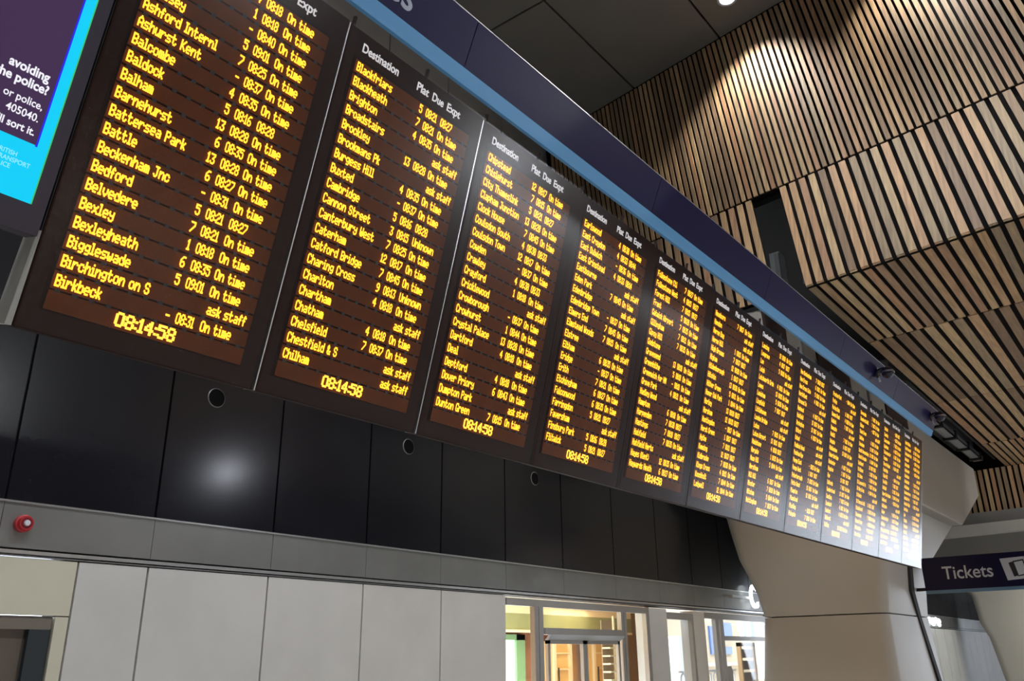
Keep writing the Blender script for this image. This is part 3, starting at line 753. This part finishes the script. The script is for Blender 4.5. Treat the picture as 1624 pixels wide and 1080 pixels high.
T[5] = auto('Folkestone Ctl,Folkestone West,Forest Hill,Frant,Gatwick Airport,Gillingham,Gipsy Hill,Godstone,Gravesend,Greenhithe,Greenwich for NM,Grove Park,Hadley Wood,Hampton,Harpenden,Hastings,Hatfield,Hatfield Herts,Hayes (Kent),Haywards Heath', {7, 12, 17}, 5)
T[6] = auto('Headcorn,Hendon,Herne Bay,Herne Hill,High Brooms,Higham,Hildenborough,Hitchin,Hither Green,Honor Oak Park,Horley,Horsham,Huntingdon,Hurst Green,Hythe,Kemsing,Kidbrooke,Kings Cross,Knockholt,Ladywell', {1, 2}, 6)
T[7] = auto('Lancing,Leagrave,Lee,Leigh,Letchworth Grdn,Lewes,Lewisham,Lingfield,Littlehaven,London Bridge,Luton,Luton Airport,Maidstone,Margate,Maze Hill,Merstham,Mill Hill,Minster,Mitcham,Mottingham', {3, 8, 9, 15}, 7)
T[8] = auto('New Beckenham,New Cross,New Cross Gate,Northfleet,Norwood Jn,Nunhead,Nutfield,Orpington,Otford,Oxted,Paddock Wood,Peckham Rye,Penge East,Penge West,Peterborough,Petts Wood,Plumpton,Plumstead,Pluckley,Polegate', {4, 9, 10, 11, 17}, 8)
T[9] = auto('Preston Park,Purley,Purley Oaks,Queens Road,Radlett,Ramsgate,Redhill,Reigate,Riddlesdown,Robertsbridge,Rochester,Royston,Rye,Salfords,Sanderstead,Sandling,Sandwich,Seaford,Selhurst,Selling', {1, 5, 9, 18}, 9)
T[10] = auto('Sevenoaks,Shepherds Well,Sidcup,Slade Green,Smitham,Snowdown,South Bermondsey,South Croydon,Southend,St Albans,St Johns,St Leonards Sq,St Mary Cray,St Neots,St Pancras Intl,Staplehurst,Stevenage,Stone Cross,Stonegate,Streatham', {3, 13}, 10)
T[11] = auto('Sutton,Swanley,Swanscombe,Sydenham,Tattenham Cor,Teynham,Three Bridges,Tonbridge,Tulse Hill,Tun Wells,Uckfield,Upper Warlingham,Wadhurst,Wallington,Walmer,Waterloo East,Welling,Welwyn Grdn City,West Croydon,West Dulwich', {7, 13, 19}, 11)
T[12] = auto('West Malling,West Norwood,Westcombe Park,Westgate,Whitstable,Whyteleafe,Winchelsea,Wivelsfield,Woldingham,Woodmansterne,Woolwich Ars,Woolwich Dkyd,Worthing,Wye,Yalding,Polegate,Rainham,Rochester,Stoneleigh,Wandsworth', {6, 12, 16}, 12)
for i in range(1, 13):
    for r_ in T[i]:
        while len(r_) < 4: r_.append('')
HT = [2.0, 0.0]
W_, H_ = 1.2, 2.1526
BX = [1.312+1.2*k for k in range(13)]
BYs = [3.649, 3.642, 3.634, 3.626, 3.617, 3.608, 3.598, 3.588, 3.577, 3.566, 3.554, 3.542, 3.529]
def board_matrix(n):
    """origin at the lower left corner of board n+1, x along, y into the board, z up the lean"""
    tilt = R(13.387 - 0.488*(n+0.5-6)); az = R(-0.4757 - 0.0244*(n+0.5-6))
    ex = Vector((math.cos(az), math.sin(az), 0)); nn = Vector((math.sin(az), -math.cos(az), 0))
    ez = nn*math.sin(tilt) + Vector((0, 0, 1))*math.cos(tilt); ey = ez.cross(ex)
    return ex, ey, ez
def place(o, n, x, y, z):
    ex, ey, ez = board_matrix(n)
    o.matrix_world = Matrix(((ex.x, ey.x, ez.x, x), (ex.y, ey.y, ez.y, y), (ex.z, ey.z, ez.z, z), (0, 0, 0, 1)))
hdr = {}
for word, x0, x1 in (('Destination', 0.130, 0.417), ('Plat', 0.578, 0.680), ('Due', 0.716, 0.816), ('Expt', 0.851, 0.975)):
    me = text_mesh(word, 0.0755, 'LEFT', 0.0015, 0.0012)
    mx = max(v.co.x for v in me.vertices); mn = min(v.co.x for v in me.vertices)
    for v in me.vertices: v.co.x = x0 + (v.co.x-mn)*(x1-x0)/(mx-mn)
    me.materials.append(HDR); hdr[word] = me
# shared meshes
case_me = MB().prism([(0.009, 0, 0.0), (1.190, 0, 0.0), (1.190, 0, H_), (0.009, 0, H_)], (0, 0.11, 0)).mesh('casing'); case_me.materials.append(CASE)
win_me = MB().box(0.085, 1.10, -0.003, 0.0, 0.10, 2.0).mesh('window'); win_me.materials.append(FACE)
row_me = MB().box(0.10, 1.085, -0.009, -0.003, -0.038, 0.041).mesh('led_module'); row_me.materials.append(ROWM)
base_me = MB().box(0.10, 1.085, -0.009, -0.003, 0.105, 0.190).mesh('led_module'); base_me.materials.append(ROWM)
trim_me = MB().box(0.001, 0.008, -0.006, 0.09, 0.0, H_).mesh('edge_trim'); trim_me.materials.append(ALU)
trimd_me = MB().box(0.003, 0.008, 0.004, 0.09, 0.0, H_).mesh('edge_trim'); trimd_me.materials.append(BLK)
pane_me = MB().quad((0.009, -0.024, 0.003), (1.189, -0.024, 0.003), (1.189, -0.024, H_-0.003), (0.009, -0.024, H_-0.003)).mesh('front_glass'); pane_me.materials.append(FGLASS)
clip = MB()
for r in range(20):
    zc = 1.937-0.0895*r - 0.0435
    for k in range(13): clip.box(0.125+0.0755*k, 0.147+0.0755*k, -0.011, -0.003, zc-0.009, zc+0.009)
clip_me = clip.mesh('module_clip'); clip_me.materials.append(CLIP)
clock_mb = MB(); led(clock_mb, '08:14:58', 0.405, 0.183, 0.00795, 0.0093, -0.018, 0.25)
clock_me = clock_mb.mesh('clock_digits'); clock_me.materials.append(LEDC)
for n in range(12):
    b = empty('departure_board'); place(b, n, BX[n], (BYs[n]), 2.931)
    first = [r_[0] for r_ in T[n+1] if r_[0]][0]; last = T[n+1][-1][0]
    if n < 5: lab = 'departure board listing stations from %s to %s' % (first, last)
    else: lab = 'departure board, number %s from the far end of the row' % ['seven', 'six', 'five', 'four', 'three', 'two', 'one'][n-5] if n < 11 else 'departure board at the far end of the row'
    if 5 <= n < 11: lab = '%s departure board from the far end of the row, small amber text' % ['seventh', 'sixth', 'fifth', 'fourth', 'third', 'second'][n-5]
    tag(b, lab, 'departure board', 'departure boards hung in a row')
    bc = link('casing', case_me, None, b); 
    link('window', win_me, None, b)
    link('edge_trim', trim_me if n in (1, 2) else trimd_me, None, b)  # bright trim only where board edges catch light, black copy elsewhere
    for word in hdr: link('heading', hdr[word], None, b, (0, -0.002, 2.042))
    for r in range(20):
        zc = 1.937-0.0895*r
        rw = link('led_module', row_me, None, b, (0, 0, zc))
        d = T[n+1][r]
        def word(nm, txt, x, dx=DX):
            mb = MB(); led(mb, txt, x, 0.027, dx); link(nm, mb, LED, rw)
        if d[0]: word('destination_text', d[0], 0.112)
        if d[3] == 'ask': word('expected_text', 'ask staff', 0.822)
        elif d[1]:
            wd = sum(len(GL[c])+1 for c in d[1])*DX
            word('platform_digit', d[1], 0.650-wd); word('due_time', d[2], 0.680, 0.0041)
            word('expected_text', d[3], 0.812, 0.0041 if d[3][0] == '0' else DX)
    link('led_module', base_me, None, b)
    link('clock_digits', clock_me, None, b)
    cl = link('module_clips', clip_me, None, b); cl['kind'] = 'stuff'
    link('front_glass', pane_me, None, b)
    # brackets to the header
    for x in (0.0, 0.6):
        link('bracket', MB().box(x+0.03, x+0.045, 0.0, 0.02, H_, H_+0.06), DKBR, b)
    if n == 0: link('end_plate', MB().prism([(-0.018, 0.01, 0.0), (0.006, 0.0, 0.0), (0.006, 0.0, 0.42), (-0.006, 0.01, 0.42)], (0, 0.14, 0)), LGREY, b)
t = empty('support_beam', (1.3, 3.80, 4.2))
link('beam', MB().box(0, 14.4, 0, 0.12, 0, 0.16), STEEL, t)
for k in range(12): link('cleat', MB().box(0.55+1.2*k, 0.65+1.2*k, -0.38, 0, 0.02, 0.14), STEEL, t)
tag(t, 'steel support beam behind the departure boards', 'beam')

light('SPOT', 'added_floodlight', (9.2, 4.10, 4.96), 50, (0.86, 0.90, 1.0), (5.9, 9.0, 3.77), 0.13, spot=R(70), blend=0.9)  # unseen lamp added to make a glare on the black panels
t = empty('added_floodlight', (9.2, 3.95, 4.36))
link('stem', MB().box(-0.02, 0.02, -0.03, 0.01, 0, 0.52), BLK, t); link('head', MB().box(-0.1, 0.1, -0.03, 0.03, 0.52, 0.68), BLK, t)
tag(t, 'unseen black floodlight added behind the boards for a glare on the rear wall', 'floodlight')
light('SPOT', 'added_spotlight', (11.6, 4.35, 4.62), 450, (1.0, 0.72, 0.42), (19.6, 6.9, 2.6), 0.05, spot=R(50), blend=0.8)  # unseen warm lamp added to tint the column
t = empty('added_spotlight', (11.6, 3.95, 4.36))
link('arm', MB().box(-0.02, 0.02, -0.03, 0.36, 0, 0.03), BLK, t); link('head', MB().tube([(-0.10, 0.33, 0.20), (-0.02, 0.36, 0.24)], 0.06, 12), BLK, t); link('neck', MB().box(-0.03, 0.0, 0.33, 0.36, 0.03, 0.2), BLK, t)
tag(t, 'small unseen spotlight added behind the boards to warm the column', 'spotlight')
# ------------------------------------------------------------------ advert screen left of the boards
ad = empty('advert_screen'); ex, ey, ez = board_matrix(-0.5); place(ad, 0, BX[0], 3.649, 2.931)
XO = -0.02
link('casing', MB().box(-1.35, XO+0.005, -0.03, 0.10, 0.385, 2.06), mat('dark_violet_bezel', (0.045, 0.035, 0.06), 0.35), ad)
def emi(name, c, s=1.0): return mat(name, (0, 0, 0), 0.5, emit=c, es=s, spec=0.3)
link('screen', MB().box(-1.28, -0.080, -0.036, -0.03, 0.505, 2.02), emi('cyan_screen', (0.0, 0.62, 0.95), 1.0), ad)
link('message_panel', MB().box(-1.20, -0.132, -0.040, -0.036, 0.746, 2.02), emi('plum_screen', (0.052, 0.024, 0.075), 1.0), ad)
link('panel_edge', MB().box(-0.132, -0.124, -0.041, -0.036, 0.740, 2.02), emi('blue_screen_edge', (0.02, 0.02, 0.75), 1.0), ad)
link('screen_edge', MB().box(-0.080, -0.075, -0.037, -0.03, 0.505, 2.02), emi('green_screen_edge', (0.05, 0.55, 0.16), 1.0), ad)
WT = emi('white_screen_text', (0.92, 0.90, 0.98), 1.0); CT = emi('pale_screen_text', (0.30, 0.85, 1.0), 1.0)
for body, x1, z, size, bold, m_ in (('avoiding', -0.162, 1.018, 0.056, 0.0016, WT), ('the police?', -0.150, 0.963, 0.056, 0.0016, WT), ('or police,', -0.151, 0.893, 0.047, 0.0006, WT), ('405040.', -0.151, 0.838, 0.047, 0.0006, WT), ("we'll sort it.", -0.150, 0.778, 0.047, 0.0010, WT), ('BRITISH', -0.185, 0.668, 0.028, 0.0002, CT), ('TRANSPORT', -0.127, 0.640, 0.028, 0.0002, CT), ('POLICE', -0.197, 0.612, 0.028, 0.0002, CT)):
    link('lettering', text_mesh(body, size, 'RIGHT', 0.0005, bold, 0.86), m_, ad, (x1, -0.043, z))
tag(ad, 'bright cyan and plum advert screen at the left edge', 'screen')
t = empty('screen_bracket', (1.06, 3.62, 3.02))
link('plate', MB().box(-0.05, 0.1, 0, 0.1, 0.20, 0.27), BLK, t)
link('arm', MB().box(0.0, 0.04, 0.02, 0.08, 0.0, 0.20), BLK, t)
tag(t, 'dark bracket under the advert screen', 'bracket')

# ------------------------------------------------------------------ tickets sign on its pole
SX = 22.0
t = empty('tickets_sign', (SX, 4.90, 2.96))
link('panel', MB().box(0, 0.12, -2.5, 0, 0.0, 0.73), mat('dark_navy_sign_paint', (0.006, 0.004, 0.032), 0.45, spec=0.2), t)
link('blue_band', MB().box(-0.002, 0.12, -2.5, 0, -0.07, 0.0), mat('dull_blue_band', (0.12, 0.22, 0.33), 0.5), t)
me = text_mesh('Tickets', 0.40, 'LEFT', 0.002, 0.004)
mx = max(v.co.x for v in me.vertices)
o = link('lettering', me, mat('sign_white', (0.62, 0.62, 0.66), 0.5), t); o.rotation_euler = (0, 0, R(-90)); o.location = (-0.006, -0.42, 0.235); o.scale = (1.04/mx, 1, 1)
o = link('ticket_card', MB().prism([(-0.006, -1.64, 0.60), (-0.006, -2.12, 0.62), (-0.006, -2.20, 0.16), (-0.006, -1.72, 0.13)], (-0.006, 0, 0)), bpy.data.materials['sign_white'], t)
tk = link('ticket_icon', MB().prism([(-0.013, -1.80, 0.50), (-0.013, -1.98, 0.54), (-0.013, -2.03, 0.24), (-0.013, -1.86, 0.20)], (-0.004, 0, 0)), BLK, t)
link('ticket_icon', MB().prism([(-0.018, -1.89, 0.53), (-0.018, -2.10, 0.56), (-0.018, -2.14, 0.23), (-0.018, -1.94, 0.20)], (-0.004, 0, 0)), BLK, t)
link('ticket_icon', MB().prism([(-0.024, -1.91, 0.505), (-0.024, -2.08, 0.53), (-0.024, -2.115, 0.255), (-0.024, -1.955, 0.225)], (-0.004, 0, 0)), bpy.data.materials['sign_white'], t)
link('bracket_arm', MB().box(0.04, 0.1, 0, 0.42, -0.0, 0.07), DARKG, t)
tag(t, 'navy Tickets sign with a card icon beside the column', 'sign')
